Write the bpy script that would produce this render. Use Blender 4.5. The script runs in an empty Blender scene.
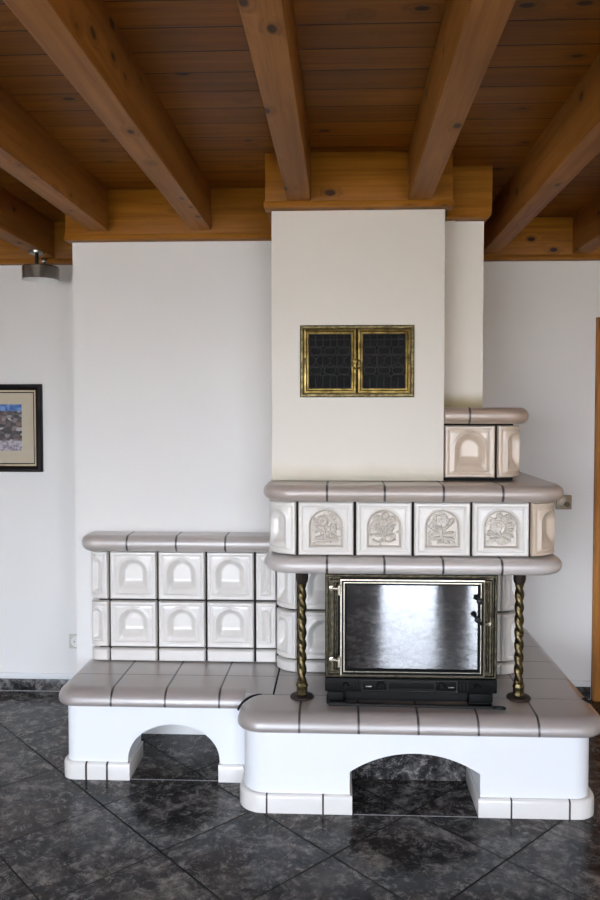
import bpy, bmesh, math, random
import numpy as np
from mathutils import Vector, Matrix
random.seed(7)
sc = bpy.context.scene
COL = sc.collection
PI = math.pi
D = bpy.data

# ------------------------------------------------------------------ mesh helpers
class MB:
    """collects vertices and faces in world coordinates, becomes one mesh object"""
    def __init__(self):
        self.v = []; self.f = []
    def add(self, vs, fs):
        o = len(self.v)
        self.v += [tuple(p) for p in vs]
        self.f += [tuple(i + o for i in q) for q in fs]
        return self
    def from_bm(self, bm):
        bm.verts.ensure_lookup_table()
        bm.verts.index_update()
        self.add([v.co[:] for v in bm.verts], [[v.index for v in f.verts] for f in bm.faces])
        bm.free(); return self
    def box(self, x0, x1, y0, y1, z0, z1, bev=0.0, seg=2, rot=None):
        bm = bmesh.new()
        bmesh.ops.create_cube(bm, size=1)
        for v in bm.verts:
            v.co = Vector(((x0+x1)/2 + v.co.x*(x1-x0), (y0+y1)/2 + v.co.y*(y1-y0), (z0+z1)/2 + v.co.z*(z1-z0)))
        if bev > 0:
            bmesh.ops.bevel(bm, geom=bm.edges[:], offset=bev, segments=seg, profile=0.5, affect='EDGES')
        if rot is not None:
            c = Vector(((x0+x1)/2, (y0+y1)/2, (z0+z1)/2))
            for v in bm.verts: v.co = c + rot @ (v.co - c)
        return self.from_bm(bm)
    def tube(self, pts, r, n=8, closed=False):
        P = [Vector(p) for p in pts]; N = len(P)
        rr = r if isinstance(r, (list, tuple)) else [r]*N
        vs = []; up = None
        for i in range(N):
            if closed: t = P[(i+1) % N] - P[i-1]
            else: t = P[min(i+1, N-1)] - P[max(i-1, 0)]
            t.normalize()
            if up is None:
                up = Vector((0, 0, 1)) if abs(t.z) < .9 else Vector((1, 0, 0))
            up = (up - t*up.dot(t)).normalized(); s = t.cross(up)
            for k in range(n):
                a = 2*PI*k/n
                vs.append(P[i] + (up*math.cos(a) + s*math.sin(a))*rr[i])
        fs = []
        for i in range(N if closed else N-1):
            j = (i+1) % N
            for k in range(n):
                l = (k+1) % n
                fs.append((i*n+k, j*n+k, j*n+l, i*n+l))
        if not closed:
            fs.append(tuple(range(n))); fs.append(tuple(range((N-1)*n, N*n))[::-1])
        return self.add(vs, fs)
    def lathe(self, c, prof, n=32, axis='Z', cap=True):
        """prof = [(radius, height)], turned round the axis through c"""
        vs = []
        for r, h in prof:
            for k in range(n):
                a = 2*PI*k/n
                if axis == 'Z': vs.append((c[0]+r*math.cos(a), c[1]+r*math.sin(a), c[2]+h))
                elif axis == 'Y': vs.append((c[0]+r*math.cos(a), c[1]-h, c[2]+r*math.sin(a)))
                else: vs.append((c[0]+h, c[1]+r*math.cos(a), c[2]+r*math.sin(a)))
        fs = []
        for i in range(len(prof)-1):
            for k in range(n):
                l = (k+1) % n
                fs.append((i*n+k, i*n+l, (i+1)*n+l, (i+1)*n+k))
        if cap:
            fs.append(tuple(range(n))[::-1]); fs.append(tuple(range((len(prof)-1)*n, len(prof)*n)))
        return self.add(vs, fs)
    def rings(self, outl, prof):
        """solid of stacked outlines: outl = [(x,y,nx,ny)], prof = [(inset,z)] from bottom to top"""
        n = len(outl); vs = []
        for ins, z in prof:
            for x, y, nx, ny in outl: vs.append((x-nx*ins, y-ny*ins, z))
        fs = []
        for i in range(len(prof)-1):
            for k in range(n):
                l = (k+1) % n
                fs.append((i*n+k, i*n+l, (i+1)*n+l, (i+1)*n+k))
        fs.append(tuple(range(n))[::-1]); fs.append(tuple(range((len(prof)-1)*n, len(prof)*n)))
        return self.add(vs, fs)
    def extrude_xz(self, pts, y0, y1):
        n = len(pts)
        vs = [(x, y0, z) for x, z in pts] + [(x, y1, z) for x, z in pts]
        fs = [tuple(range(n)), tuple(range(n, 2*n))[::-1]]
        fs += [((k+1) % n, k, n+k, n+(k+1) % n) for k in range(n)]
        return self.add(vs, fs)
    def frame(self, x0, x1, z0, z1, prof):
        """mitred rectangular frame in the XZ plane, prof = [(inset from the outer edge, y)]"""
        vs = []
        for i, y in prof:
            vs += [(x0+i, y, z0+i), (x1-i, y, z0+i), (x1-i, y, z1-i), (x0+i, y, z1-i)]
        fs = []
        for p in range(len(prof)-1):
            for k in range(4):
                l = (k+1) % 4
                fs.append((p*4+k, p*4+l, (p+1)*4+l, (p+1)*4+k))
        return self.add(vs, fs)
    def build(self, name, mat, parent=None, origin=None, smooth=35, fix=True):
        me = D.meshes.new(name)
        base = Vector(origin) if origin is not None else (parent.matrix_world.translation.copy() if parent else Vector((0, 0, 0)))
        # a child mesh is stored relative to its thing's base point
        if parent is not None:
            w = parent; base = Vector((0, 0, 0))
            while w: base += w.location; w = w.parent
        me.from_pydata([Vector(p) - base for p in self.v], [], self.f)
        if fix:
            bm = bmesh.new(); bm.from_mesh(me)
            bmesh.ops.recalc_face_normals(bm, faces=bm.faces)
            bm.to_mesh(me); bm.free()
        me.materials.append(mat)
        if smooth:
            me.polygons.foreach_set('use_smooth', [True]*len(me.polygons))
            me.set_sharp_from_angle(angle=math.radians(smooth))
        o = D.objects.new(name, me); COL.objects.link(o)
        if parent is not None: o.parent = parent
        else: o.location = base
        return o

def cut(o, mb):
    c = mb.build('cutter', M['plaster'], smooth=0)
    m = o.modifiers.new('cut', 'BOOLEAN'); m.object = c; m.operation = 'DIFFERENCE'; m.solver = 'EXACT'
    bpy.context.view_layer.update()
    dg = bpy.context.evaluated_depsgraph_get()
    me = D.meshes.new_from_object(o.evaluated_get(dg))
    o.modifiers.clear(); old = o.data; o.data = me; me.name = old.name
    D.objects.remove(c)
    me.polygons.foreach_set('use_smooth', [True]*len(me.polygons)); me.set_sharp_from_angle(angle=math.radians(35))
    return o

def outline(corners, seg=10):
    """corners CCW: (x, y, radius, rounded edge after?) -> [(x,y,nx,ny)], n scaled to 0 on square edges"""
    n = len(corners); out = []
    for i in range(n):
        x, y, r, fl = corners[i]; px, py, _, pf = corners[i-1]; qx, qy = corners[(i+1) % n][:2]
        d0 = Vector((x-px, y-py)).normalized(); d1 = Vector((qx-x, qy-y)).normalized()
        n0 = Vector((d0.y, -d0.x)); n1 = Vector((d1.y, -d1.x))
        if r <= 0:
            v = Vector((0, 0))
            if pf and fl:
                h = (n0+n1); v = h/(h.length_squared/2) if h.length_squared > 1e-6 else n0
            elif pf: v = n0
            elif fl: v = n1
            out.append((x, y, v.x, v.y)); continue
        ang = d0.angle_signed(d1) * -1
        t = r*math.tan(abs(ang)/2)
        c = Vector((x, y)) - d0*t - n0*r
        a0 = math.atan2(n0.y, n0.x)
        for k in range(seg+1):
            u = k/seg; a = a0 + ang*u
            nn = Vector((math.cos(a), math.sin(a))); p = c + nn*r
            w = (1-u)*(1 if pf else 0) + u*(1 if fl else 0)
            out.append((p.x, p.y, nn.x*w, nn.y*w))
    return out

def thing(name, label, cat, loc, group=None):
    o = D.objects.new(name, None); COL.objects.link(o); o.location = loc
    o.empty_display_size = .05
    return tag(o, label, cat, group)
def tag(o, label, cat, group=None):
    o['label'] = label; o['category'] = cat; o['kind'] = 'thing'
    if group: o['group'] = group
    return o
def struct(o, label=None, cat=None):
    o['kind'] = 'structure'
    if label: o['label'] = label
    if cat: o['category'] = cat
    return o
def part(o, label): o['label'] = label; return o

# ------------------------------------------------------------------ materials
M = {}
class NT:
    def __init__(self, name):
        m = D.materials.new(name); m.use_nodes = True; self.m = m
        self.nt = m.node_tree; self.b = self.nt.nodes['Principled BSDF']; self.out = self.nt.nodes['Material Output']
        M[name] = m
    def n(self, t, **k):
        x = self.nt.nodes.new(t)
        for a, b in k.items(): setattr(x, a, b)
        return x
    def put(self, s, v):
        if hasattr(v, 'is_linked') or hasattr(v, 'links'): self.nt.links.new(v, s)
        else: s.default_value = v
    def math(self, op, a, b=0.0, c=None, clamp=False):
        x = self.n('ShaderNodeMath', operation=op, use_clamp=clamp); self.put(x.inputs[0], a); self.put(x.inputs[1], b)
        if c is not None: self.put(x.inputs[2], c)
        return x.outputs[0]
    def pos(self):
        return self.n('ShaderNodeNewGeometry').outputs['Position']
    def xyz(self, v=None):
        s = self.n('ShaderNodeSeparateXYZ'); self.put(s.inputs[0], v if v is not None else self.pos()); return s.outputs
    def comb(self, x, y, z):
        s = self.n('ShaderNodeCombineXYZ')
        for i, v in enumerate((x, y, z)): self.put(s.inputs[i], v)
        return s.outputs[0]
    def noise(self, vec, scale, detail=4, rough=.55, dist=0.0):
        x = self.n('ShaderNodeTexNoise'); self.put(x.inputs['Vector'], vec)
        x.inputs['Scale'].default_value = scale; x.inputs['Detail'].default_value = detail
        x.inputs['Roughness'].default_value = rough; x.inputs['Distortion'].default_value = dist
        return x.outputs
    def vor(self, vec, scale, feature='F1'):
        x = self.n('ShaderNodeTexVoronoi', feature=feature); self.put(x.inputs['Vector'], vec); x.inputs['Scale'].default_value = scale
        return x.outputs
    def ramp(self, fac, stops):
        x = self.n('ShaderNodeValToRGB'); self.put(x.inputs[0], fac)
        e = x.color_ramp.elements
        while len(e) < len(stops): e.new(.5)
        for i, (p, c) in enumerate(stops):
            e[i].position = p; e[i].color = (*c, 1) if len(c) == 3 else c
        return x.outputs[0]
    def mix(self, f, a, b, mode='MIX'):
        x = self.n('ShaderNodeMix', data_type='RGBA', blend_type=mode)
        self.put(x.inputs[0], f)
        for s, v in ((x.inputs[6], a), (x.inputs[7], b)):
            if isinstance(v, tuple): s.default_value = (*v[:3], 1)
            else: self.put(s, v)
        return x.outputs[2]
    def mr(self, v, a, b, c=0.0, d=1.0, smooth=True):
        x = self.n('ShaderNodeMapRange', interpolation_type='SMOOTHSTEP' if smooth else 'LINEAR')
        self.put(x.inputs[0], v)
        for i, q in enumerate((a, b, c, d)): x.inputs[i+1].default_value = q
        return x.outputs[0]
    def bump(self, h, strength=.3, dist=.01):
        x = self.n('ShaderNodeBump'); self.put(x.inputs['Height'], h); x.inputs['Strength'].default_value = strength
        x.inputs['Distance'].default_value = dist; self.put(self.b.inputs['Normal'], x.outputs[0])
    def base(self, c):
        if isinstance(c, tuple): self.b.inputs['Base Color'].default_value = (*c[:3], 1)
        else: self.put(self.b.inputs['Base Color'], c)
    def set(self, **k):
        for a, v in k.items(): self.put(self.b.inputs[a.replace('_', ' ')], v)
        return self

def simple(name, col, rough=.5, metal=0.0, var=0.0, vs=30, **k):
    t = NT(name)
    if var:
        f = t.noise(t.pos(), vs)[0]
        t.base(t.mix(f, tuple(max(0, c*(1-var)) for c in col), tuple(min(1, c*(1+var)) for c in col)))
    else: t.base(col)
    t.set(Roughness=rough, Metallic=metal, **k); return t

# plaster walls: rolled paint with a fine grain
t = NT('plaster'); p = t.pos()
t.base(t.mix(t.noise(p, 3.0)[0], (.80, .79, .765), (.83, .82, .80)))
t.set(Roughness=.85); t.bump(t.noise(p, 90, 3)[0], .12, .004)
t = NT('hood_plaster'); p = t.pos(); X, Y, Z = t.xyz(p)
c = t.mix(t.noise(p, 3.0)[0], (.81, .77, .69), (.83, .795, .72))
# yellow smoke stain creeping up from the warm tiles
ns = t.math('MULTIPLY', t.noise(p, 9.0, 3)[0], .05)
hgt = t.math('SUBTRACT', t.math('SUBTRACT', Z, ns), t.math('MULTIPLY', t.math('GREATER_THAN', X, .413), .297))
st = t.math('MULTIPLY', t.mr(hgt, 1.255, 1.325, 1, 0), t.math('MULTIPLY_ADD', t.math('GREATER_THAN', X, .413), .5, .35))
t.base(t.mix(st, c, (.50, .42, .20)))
t.set(Roughness=.85); t.bump(t.noise(p, 90, 3)[0], .12, .004)
simple('beige_wall', (.72, .58, .40), .8, 0, .04, 4)  # made-up warm tint for the unseen right wall, to bounce warm light
t = NT('base_plaster'); p = t.pos()
t.base(t.mix(t.noise(p, 4.0)[0], (.80, .82, .845), (.82, .84, .86)))
t.set(Roughness=.7); t.bump(t.noise(p, 90, 3)[0], .08, .003)

def lines_mask(t, coord, vals, w):
    m = None
    for v in vals:
        d = t.math('ABSOLUTE', t.math('SUBTRACT', coord, v))
        m = d if m is None else t.math('MINIMUM', m, d)
    return t.mr(m, w*.7, w*1.2, 1.0, 0.0)
def glaze(name, col, xj=(), yj=(), w=.0046, rough=.30, var=.05, coat=.5, crough=.14, cior=1.5):
    t = NT(name); p = t.pos()
    f = t.noise(p, 14, 5, .6)[0]
    c = t.mix(f, tuple(a*(1-var) for a in col), tuple(min(1, a*(1+var)) for a in col))
    ms = []
    X, Y, Z = t.xyz(p)
    if xj: ms.append(lines_mask(t, X, xj, w))
    if yj: ms.append(lines_mask(t, Y, yj, w*.6))
    if ms:
        m = ms[0] if len(ms) == 1 else t.math('MAXIMUM', ms[0], ms[1])
        c = t.mix(m, c, (.022, .019, .018))
        t.put(t.b.inputs['Roughness'], t.mr(m, 0, 1, rough, .8, False))
        t.bump(t.math('SUBTRACT', t.math('MULTIPLY', f, .05), m), .6, .003)
    else:
        t.set(Roughness=rough); t.bump(f, .05, .003)
    t.base(c); t.set(Coat_Weight=coat, Coat_Roughness=crough, Coat_IOR=cior)
    return t
WHITE = (.75, .72, .675); TAUPE = (.345, .305, .285)
glaze('tile_white', WHITE)
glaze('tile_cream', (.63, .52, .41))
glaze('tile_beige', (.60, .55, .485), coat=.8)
SLABX = [-.957+.2268*k for k in range(9)]
FRONTX = [-.158, .069, .296, .523, .75]
SL = dict(coat=1.0, crough=.42, cior=1.9)
glaze('slab_bench', TAUPE, [-.957, -.73, -.503], [3.288], **SL)
glaze('slab_rear', TAUPE, [-.276, -.05, .177, .404, .745], [3.305, 3.535, 3.765, 3.995], **SL)
glaze('slab_front', TAUPE, FRONTX, **SL)
glaze('cap_bench', (.47, .425, .395), [-.974, -.748, -.523, -.297], **SL)
glaze('cap_mantel', (.45, .375, .325), [-.053, .167, .390, .613], **SL)
glaze('moulding_mantel', (.57, .525, .495), [-.053, .167, .390, .613], **SL)
glaze('cap_tier', (.43, .325, .25), [.512], **SL)
glaze('plinth_front', (.76, .74, .71), [-.285, -.067, .652, .872], (), .0035)
glaze('plinth_bench', (.76, .74, .71), [-1.072, -.983], (), .0045)
simple('grout', (.010, .008, .008), .9, 0, .3)
simple('grout_pale', (.33, .33, .33), .8, 0, .2)

# slate floor tiles laid diagonally
def slate(name, grid=True, gc=(.018, .017, .0165)):
    t = NT(name); p = t.pos(); X, Y, Z = t.xyz(p)
    if grid:
        s = 1/math.sqrt(2)/.4265
        u = t.math('MULTIPLY', t.math('ADD', t.math('ADD', X, .029), t.math('SUBTRACT', Y, 2.601)), s)
        v = t.math('MULTIPLY', t.math('SUBTRACT', t.math('ADD', X, .029), t.math('SUBTRACT', Y, 2.601)), s)
        def edge(q):
            fr = t.math('FRACT', q)
            return t.math('MINIMUM', fr, t.math('SUBTRACT', 1.0, fr))
        e = t.math('MINIMUM', edge(u), edge(v))
        g = t.mr(e, .0055, .009, 1, 0)
        cell = t.comb(t.math('FLOOR', u), t.math('FLOOR', v), 0)
        wn = t.n('ShaderNodeTexWhiteNoise', noise_dimensions='3D'); t.put(wn.inputs[0], cell)
        off = t.n('ShaderNodeVectorMath', operation='MULTIPLY_ADD'); t.put(off.inputs[0], wn.outputs[1]); off.inputs[1].default_value = (9, 9, 9); t.put(off.inputs[2], p)
        q = off.outputs[0]
    else: q = p
    n1 = t.noise(q, 5.5, 8, .68, 1.2)[0]; n2 = t.noise(q, 21, 6, .72, .6)[0]; n3 = t.noise(q, 2.3, 3, .5)[0]
    vein = t.math('ABSOLUTE', t.math('SUBTRACT', t.noise(q, 9, 6, .65, 2.0)[0], .5))
    veinm = t.mr(vein, 0.0, .045, 1, 0)
    c = t.ramp(t.math('ADD', t.math('MULTIPLY', n1, .6), t.math('MULTIPLY', n2, .4)), [(.38, (.010, .009, .009)), (.48, (.030, .028, .029)), (.55, (.100, .094, .090)), (.65, (.25, .238, .228))])
    c = t.mix(t.mr(n3, .52, .68, 0, .55), c, (.030, .018, .013))
    c = t.mix(t.math('MULTIPLY', veinm, t.mr(n2, .42, .62, 0, .55)), c, (.33, .315, .30))
    if grid: c = t.mix(g, c, gc)
    t.base(c)
    r = t.mr(n2, .3, .7, .16, .20, False)
    if grid: r = t.math('ADD', r, t.math('MULTIPLY', g, .6))
    t.set(Roughness=r, Specular_IOR_Level=t.math('MULTIPLY_ADD', g, -.2, .2) if grid else .2)
    h = t.math('MULTIPLY', n2, .08)
    if grid: h = t.math('SUBTRACT', h, g)
    t.bump(h, .05, .003)
slate('slate_floor'); slate('slate_panel', False)

# oiled pine
def pine(name, axis, lo, hi, plank=0.0, rough=.42, kn=1.0, off=0.0):
    t = NT(name); p = t.pos(); X, Y, Z = t.xyz(p)
    if axis == 'X': g, a, b = X, Y, Z
    elif axis == 'Y': g, a, b = Y, X, Z
    else: g, a, b = Z, X, Y
    tone = None
    if plank:
        q = t.math('DIVIDE', t.math('ADD', a, off), plank); idx = t.math('FLOOR', q); fr = t.math('FRACT', q)
        wn = t.n('ShaderNodeTexWhiteNoise', noise_dimensions='1D'); t.put(wn.inputs['W'], idx)
        tone = wn.outputs[0]
        g = t.math('ADD', g, t.math('MULTIPLY', tone, 7.3))
        e = t.math('MINIMUM', fr, t.math('SUBTRACT', 1.0, fr)); groove = t.mr(e, .012, .035, 1, 0)
    # knots
    kv = t.comb(t.math('MULTIPLY', g, 7.0), t.math('MULTIPLY', a, 12.0), t.math('MULTIPLY', b, 12.0))
    k = t.vor(kv, 1.0)
    cs = t.n('ShaderNodeSeparateColor'); t.put(cs.inputs[0], k['Color'])
    dist = t.math('ADD', k['Distance'], t.math('MULTIPLY', t.math('LESS_THAN', cs.outputs[0], .62), 1.0))
    knot = t.mr(dist, .10, .19, kn, 0); halo = t.mr(dist, .10, .45, .45*kn, 0)
    # fibres and growth bands, bent round the knots
    w = t.math('MULTIPLY', halo, .12)
    fv = t.comb(t.math('MULTIPLY', g, 1.1), t.math('MULTIPLY', t.math('ADD', a, w), 26.0), t.math('MULTIPLY', t.math('ADD', b, w), 26.0))
    n1 = t.noise(fv, 1.0, 4, .6, .35)[0]
    fv2 = t.comb(t.math('MULTIPLY', g, 4.0), t.math('MULTIPLY', a, 150.0), t.math('MULTIPLY', b, 150.0))
    n2 = t.noise(fv2, 1.0, 3, .6)[0]
    n3 = t.noise(p, 1.7, 3)[0]
    f = t.math('ADD', t.math('MULTIPLY', n1, .7), t.math('MULTIPLY', n2, .3))
    c = t.ramp(f, [(.34, lo), (.60, hi)])
    c = t.mix(t.mr(n3, .35, .7, 0, .35), c, tuple(q*.72 for q in lo))
    if plank: c = t.mix(t.math('MULTIPLY', tone, .38), c, tuple(q*.62 for q in lo))
    c = t.mix(halo, c, tuple(q*.7 for q in lo))
    c = t.mix(knot, c, (.035, .012, .004))
    if plank: c = t.mix(groove, c, tuple(q*.30 for q in lo))
    t.base(c); t.set(Roughness=rough, Coat_Weight=.0, Specular_IOR_Level=.12)
    h = t.math('MULTIPLY', n2, .15)
    if plank: h = t.math('SUBTRACT', h, groove)
    t.bump(h, .35, .004)
AMB_LO = (.19, .066, .006); AMB_HI = (.35, .138, .015)
pine('pine_ceiling', 'X', (.185, .057, .004), (.34, .122, .010), .135, off=-.025)
pine('pine_beam', 'Y', (.25, .088, .013), (.41, .172, .036), 0, .5, .9)
pine('pine_header', 'X', AMB_LO, AMB_HI, 0, .4, 1.0)
pine('pine_side', 'Y', AMB_LO, AMB_HI, 0, .4, 1.0)
pine('door_wood', 'Z', (.34, .13, .030), (.50, .22, .06), 0, .35, .3)

# metals
def brass(name, lo, hi, rough, sc_=60):
    t = NT(name); p = t.pos()
    n1 = t.noise(p, sc_, 5, .65)[0]
    t.base(t.ramp(n1, [(.35, lo), (.65, hi)])); t.set(Metallic=1.0, Roughness=t.mr(n1, .3, .7, rough+.18, rough, False))
    t.bump(n1, .12, .002)
brass('old_brass', (.060, .046, .022), (.225, .178, .085), .34)
brass('gilt_brass', (.10, .065, .018), (.30, .215, .070), .30, 25)
brass('worn_brass_edge', (.50, .44, .34), (.74, .68, .56), .25)
brass('bronze_frame', (.035, .031, .022), (.115, .098, .065), .32)
simple('iron_edge', (.035, .036, .034), .35, .6)
brass('pewter', (.14, .15, .145), (.30, .31, .29), .28)
simple('cast_iron', (.0065, .007, .007), .5, .0, .35, 80, Specular_IOR_Level=.1)
simple('rusty_foot', (.034, .022, .017), .55, .4, .4, 60)
simple('black_iron', (.012, .011, .011), .5, .3, .3)
simple('soot_black', (.006, .006, .006), .9)
simple('nickel', (.30, .29, .27), .22, 1.0, .15)
simple('white_enamel', (.80, .80, .78), .35)
simple('socket_plastic', (.62, .61, .55), .35)
simple('beige_plate', (.33, .27, .19), .35, .2, .15)
simple('brown_knob', (.14, .10, .065), .4)
simple('dark_frame_wood', (.009, .005, .005), .45, 0, .4, 40, Specular_IOR_Level=.2)
simple('gold_fillet', (.62, .53, .36), .3, .4, .15)
simple('mat_board', (.52, .46, .35), .8, 0, .05)
simple('white_paint', (.75, .76, .77), .45)
simple('terrace_stone', (.76, .68, .58), .8, 0, .12, 3)  # pale warm tone set to bounce daylight onto the upper walls
t = NT('fire_glass'); t.base((.010, .010, .011)); t.set(Roughness=.035, IOR=3.7, Specular_IOR_Level=.5)
t = NT('window_glass')
tr = t.n('ShaderNodeBsdfTransparent'); gl = t.n('ShaderNodeBsdfGlossy'); gl.inputs['Roughness'].default_value = .02
mx = t.n('ShaderNodeMixShader'); mx.inputs[0].default_value = .05
t.put(mx.inputs[1], tr.outputs[0]); t.put(mx.inputs[2], gl.outputs[0]); t.put(t.out.inputs[0], mx.outputs[0])
# the framed print: a street of pale houses under a blue sky
t = NT('print'); p = t.pos(); X, Y, Z = t.xyz(p)
sv = t.comb(t.math('MULTIPLY', X, 1.0), 0.0, t.math('MULTIPLY', Z, 1.6))
v = t.vor(sv, 42); bwv = t.n('ShaderNodeRGBToBW'); t.put(bwv.inputs[0], v['Color'])
town = t.ramp(bwv.outputs[0], [(.2, (.03, .03, .035)), (.5, (.10, .09, .09)), (.72, (.16, .10, .09)), (.86, (.42, .42, .44))])
sky = t.mix(t.mr(t.noise(p, 30, 3)[0], .45, .62, 0, 1), (.03, .10, .34), (.16, .30, .58))
street = t.mix(t.mr(t.noise(p, 60, 2)[0], .48, .56, 0, 1), (.42, .40, .45), (.24, .19, .24))
c = t.mix(t.mr(Z, 1.553, 1.557, 0, 1), town, sky); c = t.mix(t.mr(Z, 1.388, 1.396, 1, 0), c, street)
t.base(c); t.set(Roughness=.35)

# ------------------------------------------------------------------ the room
CEIL = 2.575; YB = 4.117; YF = -2.3; XL = -3.1; XR = 3.1
struct(MB().box(XL-.2, XR+.2, YF-.2, YB+.2, -.08, 0).build('floor', M['slate_floor'], origin=(0, 0, 0)))
struct(MB().box(XL-.2, XR+.2, YF-.2, YB+.2, CEIL, CEIL+.06).build('ceiling', M['pine_ceiling'], origin=(0, 0, CEIL)))
struct(MB().box(XL, XR, YB, YB+.15, 0, CEIL).build('wall_back', M['plaster'], origin=(0, YB, 0)))
struct(MB().box(XL-.15, XL, YF-.15, YB+.15, 0, CEIL).build('wall_left', M['plaster'], origin=(XL, 0, 0)))
struct(MB().box(XR, XR+.15, YF-.15, YB+.15, 0, CEIL).build('wall_right', M['beige_wall'], origin=(XR, 0, 0)))
wf = struct(MB().box(XL, XR, YF-.15, YF, 0, CEIL).build('wall_front', M['plaster'], origin=(0, YF, 0)))
WINS = [(-2.75, -.75, .04, 2.15), (.40, 1.10, .04, 2.15), (1.36, 2.05, .04, 2.15)]
for i, (a, b, z0, z1) in enumerate(WINS):
    cut(wf, MB().box(a, b, YF-.3, YF+.2, z0, z1))
    mb = MB().frame(a, b, z0, z1, [(0, YF-.02), (0, YF-.09), (.05, YF-.09), (.05, YF-.03), (0, YF-.03)])
    w = struct(mb.build('window_%d' % (i+1), M['white_paint'], origin=((a+b)/2, YF-.06, z0), smooth=0))
    MB().box(a+.045, b-.045, YF-.066, YF-.058, z0+.045, z1-.045).build('pane', M['window_glass'], w)
    l = D.lights.new('daylight', 'AREA'); l.shape = 'RECTANGLE'; l.size = b-a; l.size_y = z1-z0; l.cycles.is_portal = True
    lo = D.objects.new('daylight', l); COL.objects.link(lo); lo.location = ((a+b)/2, YF-.12, (z0+z1)/2); lo.rotation_euler = (-PI/2, 0, PI)
struct(MB().box(-14, 14, -22, YF-.16, -.12, -.06).build('terrace', M['terrace_stone'], origin=(0, -10, -.12)))  # unseen ground added outside the windows to bounce daylight upward

# chimney breast: plain plastered wall standing out of the back wall, hollow below the bench
BR = 3.535
b = MB().extrude_xz([(-1.256, 0), (-.30, 0), (-.30, 1.2715), (.41, 1.2715), (.41, 2.341), (-1.256, 2.341)], BR, YB-.001)
wc = struct(b.build('wall_chimney', M['plaster'], origin=(-.4, BR, 0)))
cut(wc, MB().box(-1.10, -.46, BR-.2, 3.575, -.1, .312))
struct(MB().box(.4135, .605, 3.285, YB-.001, 1.5685, 2.359).build('wall_pier', M['hood_plaster'], origin=(.5, 3.285, 1.57)))

# baseboards of the same slate with a pale joint on top
for nm, a, b_ in (('baseboard_left', XL, -1.267), ('baseboard_right', 1.024, 1.348)):
    o = struct(MB().box(a, b_, YB-.011, YB, .0, .066, .001).build(nm, M['slate_panel'], origin=((a+b_)/2, YB, 0)))
    MB().box(a, b_, YB-.009, YB, .0665, .099, .002).build('joint', M['white_paint'], o)
    MB().box(a, b_, YB-.017, YB-.011, .0, .003).build('joint', M['grout_pale'], o)
# door with wooden casing at the edge of the view
dr = struct(MB().frame(1.353, 2.22, -.09, 2.05, [(0, YB), (0, YB-.03), (.012, YB-.038), (.075, YB-.038), (.085, YB-.03), (.085, YB)]).build('door_1', M['door_wood'], origin=(1.78, YB, 0), smooth=0))
MB().box(1.44, 2.133, YB-.022, YB-.001, .002, 1.962, .002).build('leaf', M['door_wood'], dr)
for z0, z1 in ((.15, .85), (1.0, 1.85)):
    MB().frame(1.54, 2.03, z0, z1, [(0, YB-.022), (.012, YB-.032), (.03, YB-.032), (.045, YB-.024), (.046, YB-.021)]).build('panel_moulding', M['door_wood'], dr, smooth=0)
MB().lathe((1.49, YB-.022, 1.02), [(.024, 0), (.024, .006), (.010, .010), (.010, .045), (.012, .05)], 20, 'Y').tube([(1.49, YB-.068, 1.02), (1.60, YB-.068, 1.02)], .009, 10).build('door_handle', M['nickel'], dr)

# ------------------------------------------------------------------ timber ceiling
SOF = 2.380
beam_lab = {
    -3: 'pine ceiling beam ending above the small nickel spot lamp',
    -2: 'pine ceiling beam ending above the outer corner of the plain chimney breast',
    -1: 'pine ceiling beam ending above the middle of the plain chimney breast',
    0: 'pine ceiling beam meeting the trimmer over the hood, nearest the plain breast',
    1: 'pine ceiling beam meeting the trimmer over the hood, beside the narrow pier',
    2: 'pine ceiling beam running to the back wall just past the narrow pier',
    3: 'pine ceiling beam running to the back wall above the wooden door casing'}
for k in range(-3, 4):
    x0 = -.212 + .4735*k; x1 = x0+.092
    yend = {-3: YB-.052, -2: 3.481, -1: 3.481, 0: 3.021, 1: 3.021, 2: YB-.052, 3: YB-.052}[k]
    o = MB().box(x0, x1, YF+.002, yend, SOF, CEIL-.001, .005, 2).build('ceiling_beam', M['pine_beam'], origin=(x0, yend, SOF))
    tag(o, beam_lab[k], 'beam', 'ceiling beams')
# trimmer timbers that frame the chimney; each a board with a ledger strip below
def header(label, x0, x1, y0, y1, strip=True, z0=2.35):
    t_ = thing('trimmer_timber', label, 'timber', ((x0+x1)/2, y1, z0), 'timbers round the chimney')
    MB().box(x0, x1, y0, y1, z0+(.027 if strip else 0), CEIL-.001, .003).build('board', M['pine_header'], t_)
    if strip: MB().box(x0-.004, x1+.004, y0-.012, y1, z0, z0+.026, .003).build('ledger_strip', M['pine_header'], t_)
    return t_
h = header('amber pine timber resting on top of the plain wide chimney breast', -1.276, -.306, 3.50, 3.56, True, 2.342)
MB().box(-1.276, -1.2665, 3.561, YB-.052, 2.342, CEIL-.001, .003).build('return_board', M['pine_side'], h)
h = header('amber pine timber over the white hood, between two ceiling beams', -.302, .437, 3.035, 3.095, True, 2.356)
MB().box(-.302, -.284, 3.096, 3.486, 2.356, CEIL-.001, .003).build('return_board', M['pine_side'], h)
h = thing('trimmer_timber', 'amber pine timber end with rounded lower corner over the narrow pier', 'timber', (.54, 3.30, 2.35), 'timbers round the chimney')
pts = [(.440, 2.36), (.605, 2.36)] + [(.605+.022*math.sin(a), 2.382-.022*math.cos(a)) for a in (.4, .8, 1.2, PI/2)] + [(.627, CEIL-.001), (.440, CEIL-.001)]
MB().extrude_xz(pts, 3.225, 3.275).build('board', M['pine_header'], h)
MB().box(.607, .627, 3.276, YB-.052, 2.375, CEIL-.001, .003).build('return_board', M['pine_side'], h)
header('amber pine timber along the back wall beside the wooden door', .606, 3.08, YB-.038, YB-.001)
header('amber pine timber along the back wall above the framed picture', -3.08, -1.28, YB-.038, YB-.001)

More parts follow.
